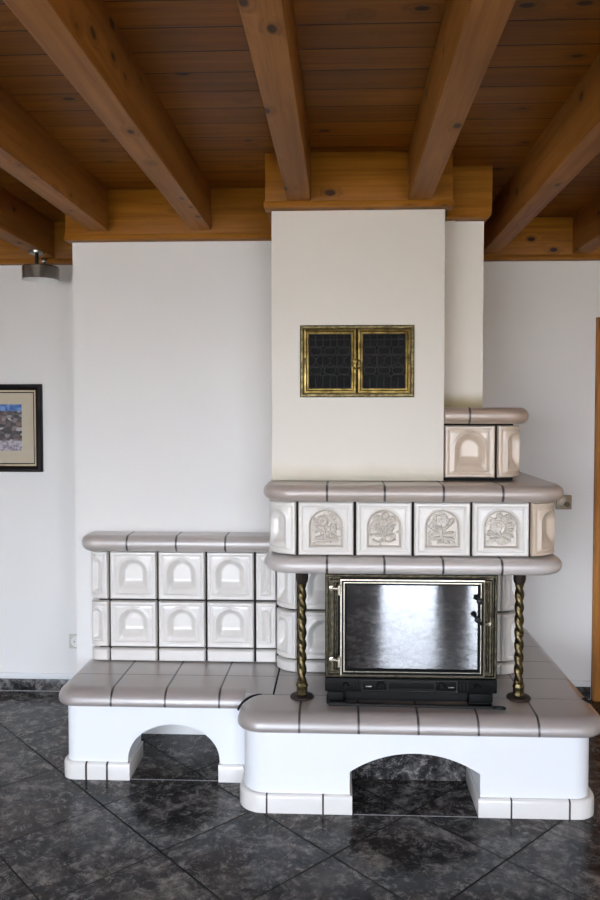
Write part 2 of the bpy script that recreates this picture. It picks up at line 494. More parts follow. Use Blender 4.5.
# ------------------------------------------------------------------ ceramic tiles as relief surfaces
def sm(a, b, x):
    u = np.clip((x-a)/(b-a), 0, 1); return u*u*(3-2*u)
def arch_d(U, V, aw, zb, zt):
    zc = zt-aw
    return np.where(V > zc, aw-np.hypot(U, V-zc), np.minimum(aw-np.abs(U), V-zb))
def frame_h(U, V, a, b):
    e = np.minimum(a-np.abs(U), b-np.abs(V))
    h = -.007*(1-sm(0, .005, e))
    h += -.0045*sm(.012, .020, e) + .003*sm(.020, .0275, e)
    return h, e
def niche(U, V, a, b):
    h, e = frame_h(U, V, a, b)
    aw = max(a-.034, .018); zt = b-.026; zb = -b+.026
    d = arch_d(U, V, aw, zb, zt)
    h += .0035*sm(-.004, .002, d) - .0035*sm(.005, .010, d)
    scoop = sm(-.004, .052, V-zb-.012)
    h -= .024*sm(.006, .034 if a > .08 else .022, d)*(.15+.85*scoop)
    return h
def reed(U, V, a, b):
    h, e = frame_h(U, V, a, b)
    d = arch_d(U, V, max(a-.028, .014), -b+.028, b-.028)
    h += .004*sm(-.004, .002, d) - .0045*sm(.004, .009, d)
    h -= .012*sm(.008, .020, d)
    return h
def plain(U, V, a, b):
    e = np.minimum(a-np.abs(U), b-np.abs(V)); return -.007*(1-sm(0, .005, e))
# relief bouquets
def ell(U, V, cx, cy, la, lb, rot):
    c, s = math.cos(rot), math.sin(rot); x = U-cx; y = V-cy
    u = (x*c+y*s)/la; v = (-x*s+y*c)/lb
    return u*u+v*v, u, v
def petal(U, V, cx, cy, rot, L, W, hh):
    q, u, v = ell(U, V, cx+math.cos(rot)*L*.5, cy+math.sin(rot)*L*.5, L*.5, W*.5, rot)
    k = np.clip(1-q, 0, 1)
    return hh*np.sqrt(k)*(1-.35*np.exp(-(v/.18)**2))
def bloom(U, V, cx, cy, R, n, hh, ph=0):
    h = np.zeros_like(U)
    for i in range(n): h = np.maximum(h, petal(U, V, cx, cy, ph+2*PI*i/n, R, R*1.9*math.sin(PI/n)*1.1, hh))
    q, u, v = ell(U, V, cx, cy, R*.28, R*.28, 0)
    return np.maximum(h, (hh*1.15)*np.sqrt(np.clip(1-q, 0, 1)))
def rose(U, V, cx, cy, R, hh):
    r = np.hypot(U-cx, V-cy); a = np.arctan2(V-cy, U-cx)
    h = np.zeros_like(U)
    for k, (rr, n) in enumerate(((1, 5), (.72, 5), (.45, 3))):
        edge = R*rr*(1+.10*np.cos(n*a+k*1.7))
        h = np.maximum(h, hh*(.6+.2*k)*sm(0, .0035, edge-r)*(.72+.28*np.clip(r/edge, 0, 1)))
    return h
def stem(U, V, pts, w, hh):
    h = np.zeros_like(U)
    for (x0, y0), (x1, y1) in zip(pts[:-1], pts[1:]):
        dx, dy = x1-x0, y1-y0; tt = np.clip(((U-x0)*dx+(V-y0)*dy)/(dx*dx+dy*dy), 0, 1)
        d = np.hypot(U-x0-tt*dx, V-y0-tt*dy); h = np.maximum(h, hh*np.sqrt(np.clip(1-(d/w)**2, 0, 1)))
    return h
def motif(kind, U, V):
    h = np.zeros_like(U)
    P = lambda x, y, r, L, W, z=.006: petal(U, V, x, y, math.radians(r), L, W, z)
    def mx(*hs):
        nonlocal h
        for q in hs: h = np.maximum(h, q)
    if kind == 0:
        mx(bloom(U, V, -.012, .028, .022, 6, .0075, .3), bloom(U, V, .024, .044, .014, 5, .006), bloom(U, V, .026, .008, .013, 5, .006, .5))
        mx(stem(U, V, [(-.010, .02), (-.004, -.01), (.004, -.045)], .0026, .005), stem(U, V, [(.026, .004), (.014, -.02), (.004, -.045)], .0024, .005))
        for x, y, r, L in ((-.006, -.012, 160, .036), (-.004, -.022, 205, .040), (.004, -.030, 240, .028), (.004, -.028, 300, .028), (.010, -.020, -20, .036), (.014, -.010, 18, .030), (-.030, .004, 120, .022), (.0, -.034, 182, .042), (.006, -.036, -8, .042)): mx(P(x, y, r, L, .013))
    elif kind == 1:
        for x, y, R in ((-.022, .036, .016), (.006, .050, .013), (.028, .034, .015), (.0, .022, .016), (-.026, .008, .012), (.026, .006, .013)): mx(bloom(U, V, x, y, R, 5, .0068, x*40))
        mx(stem(U, V, [(-.022, .03), (-.006, -.01), (.002, -.044)], .0026, .005), stem(U, V, [(.026, .03), (.008, -.01), (.002, -.044)], .0026, .005), stem(U, V, [(0, .02), (.002, -.044)], .0024, .005))
        for x, y, r, L in ((-.004, -.012, 150, .034), (.006, -.012, 30, .034), (-.002, -.026, 168, .034), (.006, -.026, 12, .034)): mx(P(x, y, r, L, .011))
        mx(stem(U, V, [(-.038, -.040), (-.02, -.048), (.0, -.042), (.02, -.048), (.040, -.038)], .004, .006))
    elif kind == 2:
        mx(rose(U, V, .0, .034, .024, .0085))
        mx(stem(U, V, [(0, .02), (-.002, -.01), (.004, -.046)], .003, .005))
        for x, y, r, L in ((-.002, -.004, 140, .040), (.0, -.004, 40, .038), (-.002, -.018, 165, .042), (.002, -.018, 12, .042), (.0, -.030, 188, .044), (.004, -.030, -8, .042), (-.026, .016, 105, .026), (.028, .014, 75, .028), (.0, -.012, 110, .02), (.004, -.038, 215, .026), (.006, -.038, -35, .026)): mx(P(x, y, r, L, .014))
    else:
        mx(rose(U, V, -.014, .020, .026, .0085), bloom(U, V, .024, .044, .014, 5, .006), bloom(U, V, -.004, .052, .011, 5, .0055))
        mx(stem(U, V, [(-.010, .0), (.0, -.02), (-.006, -.048)], .003, .005), stem(U, V, [(.026, .036), (.016, .0), (.0, -.034)], .0024, .005))
        for x, y, r, L in ((.016, .010, 35, .030), (.014, -.002, 8, .034), (.008, -.012, -14, .036), (-.004, -.018, 175, .038), (-.006, -.026, 200, .036), (.004, -.026, -30, .032), (.018, .022, 70, .026), (-.038, .0, 250, .02)): mx(P(x, y, r, L, .012))
        mx(rose(U, V, -.002, -.038, .014, .006))
    rnd = random.Random(11+kind)
    for i in range(46):   # small leaves and tendrils that fill the field
        x = rnd.uniform(-.052, .052); y = rnd.uniform(-.056, .066)
        a = rnd.uniform(0, 2*PI); L = rnd.uniform(.014, .024)
        mx(petal(U, V, x, y, a, L, .009, .0034))
    return h
def relief(kind):
    def fn(U, V, a, b):
        h, e = frame_h(U, V, a, b)
        d = arch_d(U, V, a-.037, -b+.028, b-.024)
        h += .0035*sm(-.004, .001, d) - .015*sm(.004, .012, d)
        h += motif(kind, U*.93, (V+.001)*.93)*2.2*sm(.004, .010, d)
        return h
    return fn

def tile(name, mat, parent, mp, length, z0, z1, fn, gap=.0058, step=.0042, thick=.034, mask=None, mat2=None):
    """mp(s) -> (x, y, nx, ny) along the wall line of given length"""
    a = length/2-gap; b = (z1-z0)/2-gap
    nu = max(12, int(2*a/step)); nv = max(8, int(2*b/step))
    if fn is plain: nu = max(8, nu//3); nv = 10
    u = np.linspace(-a, a, nu+1); v = np.linspace(-b, b, nv+1)
    if fn is plain:
        u = np.concatenate([[-a, -a+.0015, -a+.003], np.linspace(-a+.005, a-.005, nu+1), [a-.003, a-.0015, a]])
        v = np.concatenate([[-b, -b+.0015, -b+.003], np.linspace(-b+.005, b-.005, 4), [b-.003, b-.0015, b]])
        nu, nv = len(u)-1, len(v)-1
    U, V = np.meshgrid(u, v); H = fn(U, V, a, b)
    vs = []
    for j in range(nv+1):
        for i in range(nu+1):
            x, y, nx, ny = mp(length/2+U[j, i]); hh = H[j, i]
            vs.append((x+nx*hh, y+ny*hh, (z0+z1)/2+V[j, i]))
    w = nu+1
    fs = [(j*w+i, j*w+i+1, (j+1)*w+i+1, (j+1)*w+i) for j in range(nv) for i in range(nu)]
    # rim walls
    rim = [i for i in range(w)] + [j*w+nu for j in range(1, nv+1)] + [nv*w+i for i in range(nu-1, -1, -1)] + [j*w for j in range(nv-1, 0, -1)]
    o = len(vs)
    for q in rim:
        j, i = divmod(q, w); x, y, nx, ny = mp(length/2+U[j, i]); vs.append((x-nx*thick, y-ny*thick, (z0+z1)/2+V[j, i]))
    n = len(rim)
    fs += [(rim[(k+1) % n], rim[k], o+k, o+(k+1) % n) for k in range(n)]
    o_ = MB().add(vs, fs).build(name, mat, parent, smooth=50, fix=True)
    if mask is not None:
        K = mask(U, V, a, b); o_.data.materials.append(mat2)
        idx = [1 if K[j:j+2, i:i+2].min() > 0 else 0 for j in range(nv) for i in range(nu)] + [0]*n
        o_.data.polygons.foreach_set('material_index', idx)
    return o_
def flat(x0, y): return lambda s: (x0+s, y, 0.0, -1.0)
def corner_left(xo, y, r, tail=0.0):
    """from the side (facing -X) round to the front; s=0 at the back end of the side"""
    def f(s):
        if s < tail: return (xo, y+r+tail-s, -1.0, 0.0)
        a = min((s-tail)/r, PI/2); return (xo+r-r*math.cos(a), y+r-r*math.sin(a), -math.cos(a), -math.sin(a))
    return f
def corner_right(xo, y, r, tail=0.0):
    def f(s):
        a = s/r
        if a > PI/2: return (xo, y+r+(s-r*PI/2), 1.0, 0.0)
        return (xo-r+r*math.sin(a), y+r-r*math.cos(a), math.sin(a), -math.cos(a))
    return f

# ------------------------------------------------------------------ the tiled stove
ST = .39
stove = thing('tiled_stove', 'big cream tiled stove with heated bench, hearth and mantel', 'stove', (.0, 3.4, 0))
def arch_pts(x0, x1, zs, zt, n=24):
    c = (x0+x1)/2; a = (x1-x0)/2; h_ = zt-zs; R = (a*a+h_*h_)/(2*h_); zc = zt-R
    a0 = math.asin(a/R) if h_ <= a else PI-math.asin(min(1, a/R))
    return [(c+R*math.sin(-a0+2*a0*k/n), zc+R*math.cos(-a0+2*a0*k/n)) for k in range(n+1)]
def arch_cut(x0, x1, zs, zt, y0, y1):
    return MB().extrude_xz([(x0, -.05)] + arch_pts(x0, x1, zs, zt) + [(x1, -.05)], y0, y1)
# hearth base (plastered, segmental wood niche) and its plinth
hb = MB().rings(outline([(-.384, 2.892, .10, 0), (.966, 2.892, .075, 0), (.966, YB-.003, 0, 0), (-.294, YB-.003, 0, 0), (-.294, BR-.003, 0, 0), (-.384, BR-.003, 0, 0)]), [(0, 0), (0, .3165)]).build('hearth_base', M['base_plaster'], stove)
cut(hb, arch_cut(.036, .536, .160, .236, 2.7, 3.170))
MB().box(.037, .535, 3.162, 3.169, 0.0, .1585).build('niche_panel', M['slate_panel'], stove)
def plinth(name, mat, outer, inner, keep, ret):
    o = MB().rings(outer, [(0, 0), (0, .060), (.002, .067), (.008, .072), (.012, .072)]).build(name, mat, stove)
    cut(o, MB().rings(inner, [(0, -.05), (0, .2)]))
    x0, x1 = keep
    cut(o, MB().box(-2.5, 0, BR-.004, 4.5, -.1, .3))
    if x0 > -2: cut(o, MB().box(-2.5, x0, 2.5, 4.5, -.1, .3))
    if x1 < 2: cut(o, MB().box(x1, 2.5, 2.5, 4.5, -.1, .3))
    MB().box(*ret, 0, .072, .003).build('plinth_return', M['tile_white'], o)
o1 = outline([(-.402, 2.874, .105, 1), (.986, 2.874, .085, 1), (.986, YB-.004, 0, 1), (-.402, YB-.004, 0, 1)])
i1 = outline([(-.384, 2.893, .10, 0), (.966, 2.893, .075, 0), (.966, YB+.1, 0, 0), (-.384, YB+.1, 0, 0)])
plinth('hearth_plinth', M['plinth_front'], o1, i1, (-3, .045), (.036, .046, 2.8765, 3.161))
plinth('hearth_plinth', M['plinth_front'], o1, i1, (.527, 3), (.526, .536, 2.8765, 3.161))
# bench base with round-headed niche
bb = MB().rings(outline([(-1.166, 3.127, .05, 0), (-.386, 3.127, 0, 0), (-.386, BR-.002, 0, 0), (-1.166, BR-.002, 0, 0)]), [(0, 0), (0, .3165)]).build('bench_base', M['base_plaster'], stove)
cut(bb, MB().box(-1.10, -.43, 3.335, 3.7, -.05, .305))
cut(bb, MB().extrude_xz([(-.897, -.05), (-.897, .085)] + [(-.7025-.1945*math.cos(PI*k/28), .085+.151*math.sin(PI*k/28)) for k in range(1, 28)] + [(-.508, .085), (-.508, -.05)], 2.9, 3.40))
o1 = outline([(-1.182, 3.110, .06, 1), (-.404, 3.110, 0, 1), (-.404, BR-.004, 0, 1), (-1.182, BR-.004, 0, 1)])
i1 = outline([(-1.166, 3.128, .05, 0), (-.3, 3.128, 0, 0), (-.3, BR+.1, 0, 0), (-1.166, BR+.1, 0, 0)])
plinth('bench_plinth', M['plinth_bench'], o1, i1, (-3, -.887), (-.898, -.886, 3.1125, 3.334))
plinth('bench_plinth', M['plinth_bench'], o1, i1, (-.511, 3), (-.512, -.500, 3.1125, 3.334))
# glazed slabs with bull-nosed edges
PRO_A = [(.020, .317), (.008, .320), (.002, .326), (0, .334)] + [(.060*(1-math.cos(a)), .334+.056*math.sin(a)) for a in [PI/2*k/9 for k in range(1, 10)]]
MB().rings(outline([(-.408, 2.856, .105, 1), (1.022, 2.856, .12, 1), (1.022, 3.071, 0, 0), (-.408, 3.071, .085, 1)], 14), PRO_A).build('hearth_slab', M['slab_front'], stove)
MB().rings(outline([(-1.208, 3.086, .10, 1), (-.392, 3.086, 0, 0), (-.392, 3.0805, 0, 0), (-.280, 3.0805, 0, 0), (-.280, BR-.002, 0, 0), (-1.205, BR-.002, 0, 1)], 12), PRO_A).build('bench_slab', M['slab_bench'], stove)
MB().rings(outline([(-.272, 3.0805, 0, 0), (1.022, 3.0805, 0, 1), (1.022, YB-.003, 0, 0), (-.272, YB-.003, 0, 0)]), PRO_A).build('hearth_slab', M['slab_rear'], stove)
MB().box(-.34, 1.0, 3.06, 3.10, .325, ST-.003).box(-.283, -.269, 3.10, BR-.01, .325, ST-.003).tube([(-.323+.088*math.cos(a), 2.986+.0895*math.sin(a), .352+.035*math.sin(2*(PI-a)/2)) for a in [PI-.1-(PI/2-.1)*k/12 for k in range(13)]], .0048, 8).build('slab_joint', M['grout'], stove)

# tile rows
Z0, Z1, Z2, Z3 = .385, .445, .668, .903
B1, B2, B3 = .454, .677, .909
# bench back
bk = MB().box(-1.130, -.290, 3.487, BR-.001, ST-.001, .914).build('bench_back', M['grout'], stove)
FB = 3.455
cl = corner_left(-1.1675, FB, .045, .0)
cols = [(-1.0755, .2265), (-.849, .2265), (-.6225, .2265), (-.396, .1055)]
Lc = .092-.045+.045*PI/2
def cl2(s):
    arc = .045*PI/2
    if s <= arc: return cl(s)
    return (-1.1675+.045+(s-arc), FB, 0.0, -1.0)
for za, zb in ((B1, B2), (B2, B3)):
    tile('niche_tile', M['tile_white'], bk, cl2, Lc, za, zb, reed)
    for x, w in cols[:3]: tile('niche_tile', M['tile_white'], bk, flat(x, FB), w, za, zb, niche)
    tile('niche_tile', M['tile_white'], bk, flat(*[cols[3][0], FB]), cols[3][1], za, zb, reed)
tile('foot_tile', M['tile_white'], bk, cl2, Lc, Z0+.003, B1, plain)
for x, w in cols: tile('foot_tile', M['tile_white'], bk, flat(x, FB), w, Z0+.003, B1, plain)
# bench cap: half-round coping
CAPP = lambda z0, z1, r: [(r*(1-math.cos(a)), (z0+z1)/2+(z1-z0)/2*math.sin(a)) for a in [-PI/2+PI*k/12 for k in range(13)]]
MB().rings(outline([(-1.200, 3.398, .07, 1), (-.294, 3.398, 0, 0), (-.294, BR-.001, 0, 0), (-1.200, BR-.001, 0, 1)], 10), CAPP(.911, .986, .036)).build('bench_cap', M['cap_bench'], stove)

# fire-box body behind and beside the insert
FS = 3.335; XA, XB_, RR = -.292, .800, .10
bd = MB().rings(outline([(XA+.031, FS+.032, .07, 0), (XB_-.031, FS+.032, .07, 0), (XB_-.031, YB-.004, 0, 0), (XA+.031, YB-.004, 0, 0)]), [(0, ST-.001), (0, .925)]).build('firebox_body', M['grout'], stove)
arcL = RR*PI/2
sl = [(XA+RR, .058-(XA+RR)-.0)]
Z4 = .93
for za, zb, fc, ff in ((Z0+.001, Z1, plain, plain), (Z1, Z2, niche, niche), (Z2, Z3, niche, niche)):
    nm = 'foot_tile' if ff is plain else 'niche_tile'
    tile(nm, M['tile_white'], bd, corner_left(XA, FS, RR), arcL, za, zb, fc)
    tile(nm, M['tile_white'], bd, flat(XA+RR, FS), .246, za, zb, niche if ff is niche else plain)
    tile(nm, M['tile_white'], bd, flat(.480, FS), .228, za, zb, reed if ff is niche else plain)
    tile(nm, M['tile_white'], bd, corner_right(XB_, FS, RR), arcL, za, zb, fc)
    for k in range(2):   # towards the wall
        tile(nm, M['tile_white'], bd, (lambda s, k=k: (XB_, FS+RR+.226*k+s, 1.0, 0.0)), .226, za, zb, niche if ff is niche else plain, step=.006)

# mantel: moulding, frieze of relief tiles, cap
FM = 2.943; MX0, MX1, MR = -.288, .848, .117
# back-left corner stays in front of the chimney breast
def mantel_out(x0, x1, y0, r, yb_left, fl=1):
    return outline([(x0, y0, r, fl), (x1, y0, r, fl), (x1, YB-.005, 0, 0), (-.294, YB-.005, 0, 0), (-.294, BR-.003, 0, 0), (x0, BR-.003, 0, fl)], 14)
MB().rings(mantel_out(-.304, .866, 2.888, .125, 0), CAPP(.926, .986, .030)).build('mantel_moulding', M['moulding_mantel'], stove)
fz = MB().rings(mantel_out(MX0+.031, MX1-.031, FM+.032, .075, 0, 0), [(0, .980), (0, 1.209)]).build('frieze', M['grout'], stove)
MB().rings(mantel_out(-.308, .868, 2.884, .125, 0), CAPP(1.205, 1.270, .034)).build('mantel_cap', M['cap_mantel'], stove)
FZ0, FZ1 = .986, 1.205
JX = [-.171, .0545, .280, .5055, .731]
rl = ['tile with star blossom and leaves in relief', 'tile with branching small blossoms in relief', 'tile with one upright rose in relief', 'tile with round rose and slender leaves in relief']
for k in range(4):
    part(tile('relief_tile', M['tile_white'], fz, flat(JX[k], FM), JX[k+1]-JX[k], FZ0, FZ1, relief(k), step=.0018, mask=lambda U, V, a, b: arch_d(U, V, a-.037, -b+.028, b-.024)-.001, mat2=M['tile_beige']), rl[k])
tile('corner_tile', M['tile_white'], fz, corner_left(MX0, FM, MR), MR*PI/2, FZ0, FZ1, niche)
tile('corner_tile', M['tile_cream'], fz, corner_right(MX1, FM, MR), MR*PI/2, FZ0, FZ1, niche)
for k in range(3):
    tile('niche_tile', M['tile_white'], fz, (lambda s, k=k: (MX1, FM+MR+.228*k+s, 1.0, 0.0)), .228, FZ0, FZ1, niche, step=.006)
for k in range(2):
    tile('niche_tile', M['tile_white'], fz, (lambda s, k=k: (MX0, FM+MR+.228*(k+1)-s, -1.0, 0.0)), .228, FZ0, FZ1, niche, step=.006)
# upper tier beside the hood
TY = 3.083; TX = .738; TR = .075
tr_ = MB().rings(outline([(.4135, TY+.032, 0, 0), (TX-.031, TY+.032, .045, 0), (TX-.031, YB-.006, 0, 0), (.4135, YB-.006, 0, 0)]), [(0, 1.2705), (0, 1.505)]).build('upper_tier', M['grout'], stove)
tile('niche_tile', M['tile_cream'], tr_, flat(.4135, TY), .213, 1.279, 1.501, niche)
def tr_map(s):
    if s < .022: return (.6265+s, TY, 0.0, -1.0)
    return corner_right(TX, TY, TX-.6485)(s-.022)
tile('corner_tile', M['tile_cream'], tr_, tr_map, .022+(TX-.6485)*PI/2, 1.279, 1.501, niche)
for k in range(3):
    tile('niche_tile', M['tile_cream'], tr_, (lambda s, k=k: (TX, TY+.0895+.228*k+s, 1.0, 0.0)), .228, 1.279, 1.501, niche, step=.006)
MB().rings(outline([(.4135, 3.040, 0, 1), (.760, 3.040, .085, 1), (.760, YB-.007, 0, 0), (.4135, YB-.007, 0, 0)], 12), CAPP(1.503, 1.568, .032)).build('upper_cap', M['cap_tier'], stove)

# ------------------------------------------------------------------ plastered hood above the mantel
hd = MB().box(-.280, .4125, 3.066, BR-.001, 1.2715, 2.355, .004, 2).build('chimney_hood', M['hood_plaster'], origin=(.066, 3.3, 1.2715))
tag(hd, 'plain white plastered chimney hood rising from mantel to timbers', 'chimney hood')

# brass warm-air grille in the hood
VY = 3.0655
vg = thing('air_grille', 'antique brass warm air grille with two latticed doors in the hood', 'grille', (.064, VY, 1.608))
vx0, vx1, vz0, vz1 = -.165, .292, 1.609, 1.897
MB().frame(vx0, vx1, vz0, vz1, [(0, VY), (0, VY-.008), (.004, VY-.012), (.012, VY-.012), (.014, VY-.008), (.016, VY-.008), (.016, VY)]).build('grille_frame', M['old_brass'], vg, smooth=0)
MB().box(vx0+.01, vx1-.01, VY-.004, VY-.0005, vz0+.01, vz1-.01).build('back_plate', M['soot_black'], vg)
def lattice(x0, x1, z0, z1, y):
    mb = MB(); w = (x1-x0)/3; H_ = z1-z0; r = .0019
    def arc(cx, cz, rx, rz, a0, a1, n=10): return [(cx+rx*math.cos(a0+(a1-a0)*k/n), y, cz+rz*math.sin(a0+(a1-a0)*k/n)) for k in range(n+1)]
    zA, zB, zC, zD = z0+H_*.26, z0+H_*.42, z0+H_*.60, z0+H_*.80
    for c in range(3):
        cx = x0+w*(c+.5)
        mb.tube([(cx, y, z0), (cx, y, z0+H_*.20)], r, 6)
        mb.tube(arc(cx, z0+H_*.20, w*.5, H_*.07, 0, PI), r, 6)                      # bottom arcade
        mb.tube(arc(cx, zA+H_*.07, w*.42, H_*.075, 0, 2*PI, 16)[:-1], r, 6, True)    # lower ring
        mb.tube(arc(cx-w*.5, (zB+zC)/2, w*.5, H_*.10, -PI/2, PI/2), r, 6)            # interlaced middle
        mb.tube(arc(cx+w*.5, (zB+zC)/2, w*.5, H_*.10, PI/2, 3*PI/2), r, 6)
        mb.tube(arc(cx, zC+H_*.095, w*.42, H_*.085, 0, 2*PI, 16)[:-1], r, 6, True)   # upper ring
        mb.tube(arc(cx, zD, w*.5, H_*.05, PI, 2*PI), r, 6)
        mb.tube([(cx, y, zD+H_*.0), (cx, y, z1)], r, 6)
    for c in range(4):
        cx = min(max(x0+w*c, x0+.001), x1-.001)
        mb.tube([(cx, y, z0), (cx, y, z0+H_*.2)], r, 6); mb.tube([(cx, y, zB-.01), (cx, y, zC+.01)], r, 6); mb.tube([(cx, y, zD), (cx, y, z1)], r, 6)
    for z in (zB-.008, zC+.006, z1-H_*.10): mb.tube([(x0, y, z), (x1, y, z)], r*.9, 6)
    return mb
for x0, x1, sgn in ((-.150, .0615, -1), (.0655, .277, 1)):
    d_ = MB().frame(x0, x1, vz0+.015, vz1-.015, [(0, VY-.004), (0, VY-.014), (.003, VY-.018), (.010, VY-.019), (.014, VY-.014), (.019, VY-.014), (.021, VY-.010), (.021, VY-.004)]).build('grille_door', M['gilt_brass'], vg, smooth=0)
    lattice(x0+.021, x1-.021, vz0+.036, vz1-.036, VY-.0075).build('lattice', M['black_iron'], d_)
    hx = x0+.004 if sgn < 0 else x1-.004
    MB().tube([(hx, VY-.019, 1.738), (hx, VY-.019, 1.766)], .0045, 10).box(hx-.006, hx+.006, VY-.0185, VY-.0135, 1.744, 1.760, .001).build('hinge', M['old_brass'], d_)
    if sgn < 0:
        kn = MB().lathe((.056, VY-.019, 1.752), [(.010, 0), (.010, .003), (.005, .005), (.005, .010), (.009, .014), (.008, .019), (.003, .021)], 18, 'Y')
        kn.tube([(.062+.016*math.cos(a), VY-.034, 1.740+.018*math.sin(a)) for a in [2*PI*k/20 for k in range(20)]], .0032, 8, True)
        kn.build('ring_pull', M['gilt_brass'], d_)

# ------------------------------------------------------------------ cast-iron fireplace insert
IY = 2.997
fi = thing('fireplace_insert', 'cast iron fireplace insert with large glass door standing on the hearth', 'fireplace insert', (.279, 3.15, ST))
ix0, ix1, iz0, iz1 = -.062, .618, .436, .9085
MB().box(ix0+.004, ix1-.004, IY+.012, FS-.006, iz0, iz1-.004, .004).build('body', M['cast_iron'], fi)
MB().frame(ix0, ix1, .492, iz1, [(0, IY+.03), (0, IY+.004), (.004, IY), (.010, IY), (.014, IY+.005), (.020, IY+.005), (.024, IY-.002), (.032, IY-.002), (.036, IY+.006), (.05, IY+.008), (.05, IY+.03)]).build('surround_frame', M['bronze_frame'], fi, smooth=0)
# fluted side stiles
for xs in (ix0+.014, ix1-.046):
    m_ = MB()
    for k in range(3): m_.tube([(xs+.008+.010*k, IY+.002, .515), (xs+.008+.010*k, IY+.002, .885)], .0042, 10)
    m_.build('stile', M['bronze_frame'], fi)
dx0, dx1, dz0, dz1 = -.004, .568, .503, .893
dor = MB().frame(dx0, dx1, dz0, dz1, [(0, IY+.008), (0, IY-.012), (.004, IY-.016), (.013, IY-.016), (.016, IY-.010), (.025, IY-.010), (.028, IY-.004), (.028, IY+.008)]).build('door', M['cast_iron'], fi, smooth=0)
gx0, gx1, gz0, gz1 = dx0+.026, dx1-.026, dz0+.026, dz1-.022
part(MB().frame(dx0+.001, dx1-.001, dz0+.001, dz1-.001, [(0, IY-.012), (.0018, IY-.0185), (.0062, IY-.0195), (.0075, IY-.0165), (.0075, IY-.012)]).frame(dx0+.0145, dx1-.0145, dz0+.0145, dz1-.0145, [(0, IY-.008), (.001, IY-.013), (.0042, IY-.0132), (.005, IY-.010), (.005, IY-.008)]).build('door_trim', M['worn_brass_edge'], dor, smooth=0), 'bright worn metal beading round the glass')
part(MB().box(gx0, gx1, IY-.001, IY+.004, gz0, gz1).build('glass', M['fire_glass'], dor), 'dark mirroring fireproof glass')
for hz in (.848, .562):
    m_ = MB().tube([(-.006, IY-.020, hz-.020), (-.006, IY-.020, hz+.014)], .0065, 12)
    m_.lathe((-.006, IY-.020, hz+.014), [(.0085, 0), (.0085, .004), (.004, .010)], 14)
    m_.tube([(-.036, IY-.012, hz+.006), (-.006, IY-.020, hz+.006)], .0062, 10).lathe((-.036, IY-.010, hz+.006), [(.010, 0), (.010, .004), (.004, .006)], 14, 'Y')
    part(m_.build('hinge', M['worn_brass_edge'], dor), 'pale metal hinge pin')
def knob(c, r, l): return MB().lathe(c, [(r*.45, 0), (r*.45, l*.35), (r*.9, l*.5), (r, l*.75), (r*.75, l*.95), (r*.2, l)], 18, 'Y')
k_ = knob((.541, IY-.014, .812), .0125, .030); k_.tube([(.541, IY-.018, .812), (.556, IY-.020, .802)], .005, 8)
part(k_.build('latch_knob', M['black_iron'], dor), 'black knob on the door edge')
k_ = knob((.532, IY-.020, .742), .0125, .034); k_.tube([(.532, IY-.024, .742), (.545, IY-.022, .724), (.557, IY-.018, .716)], .0065, 10)
hd_ = part(k_.build('door_handle', M['black_iron'], dor), 'black lever handle of the glass door')
MB().tube([(.557, IY-.017, .716), (.590, IY-.010, .718)], .005, 10).lathe((.584, IY-.006, .718), [(.009, 0), (.009, .006), (.005, .010)], 14, 'Y').build('latch', M['worn_brass_edge'], fi)
# control panel under the door
pn = MB().box(ix0, ix1, IY-.004, IY+.02, .436, .491, .004).build('control_panel', M['cast_iron'], fi)
MB().frame(.083, .462, .441, .487, [(0, IY-.004), (.001, IY-.008), (.004, IY-.008), (.005, IY-.004)]).frame(.185, .375, .448, .481, [(0, IY-.004), (.001, IY-.007), (.003, IY-.007), (.004, IY-.004)]).build('panel_rim', M['iron_edge'], pn, smooth=0)
for x in (.020, .160, .400, .540):
    r = .017 if x in (.16, .4) else .012
    m_ = MB().lathe((x, IY-.004, .464), [(r, 0), (r, .005), (r*.8, .009), (r*.55, .009), (r*.5, .013), (r*.3, .014)], 22, 'Y')
    m_.box(x-r*.75, x+r*.75, IY-.022, IY-.012, .461, .467, .002)
    m_.build('air_control', M['cast_iron'], pn)
for x in (.052, .066, .080-.002, .474, .488, .502):
    MB().box(x-.003, x+.003, IY-.0065, IY-.003, .448, .482, .001).build('slot', M['soot_black'], pn)
for x in (.112, .438): MB().box(x-.012, x+.012, IY-.007, IY-.003, .457, .461, .001).build('mark', M['pewter'], pn)
MB().box(ix0+.01, ix1-.01, IY+.03, FS-.02, ST, .436).build('plinth', M['soot_black'], fi)
for x0, x1 in ((-.052, .012), (.508, .592)):
    MB().box(x0, x1, IY-.010, IY+.06, ST, .437, .003).box(x0-.004, x1+.004, IY-.016, IY+.06, ST, .405, .003).build('foot', M['cast_iron'], fi)
# poker lying in front of the insert
pk = thing('fire_poker', 'thin black iron poker with ring end lying before the insert', 'poker', (.28, 2.962, ST))
MB().tube([(-.03, 2.965, ST+.007), (.20, 2.963, ST+.0065), (.42, 2.958, ST+.0065), (.595, 2.952, ST+.007)], .0062, 10).build('shaft', M['black_iron'], pk)
MB().tube([(.618+.024*math.cos(a), 2.951+.013*math.sin(a), ST+.006) for a in [2*PI*k/24 for k in range(24)]], .0036, 8, True).build('ring', M['black_iron'], pk)
MB().tube([(-.046, 2.966, ST+.0085), (.03, 2.965, ST+.0085)], .0085, 10).build('tip', M['black_iron'], pk)

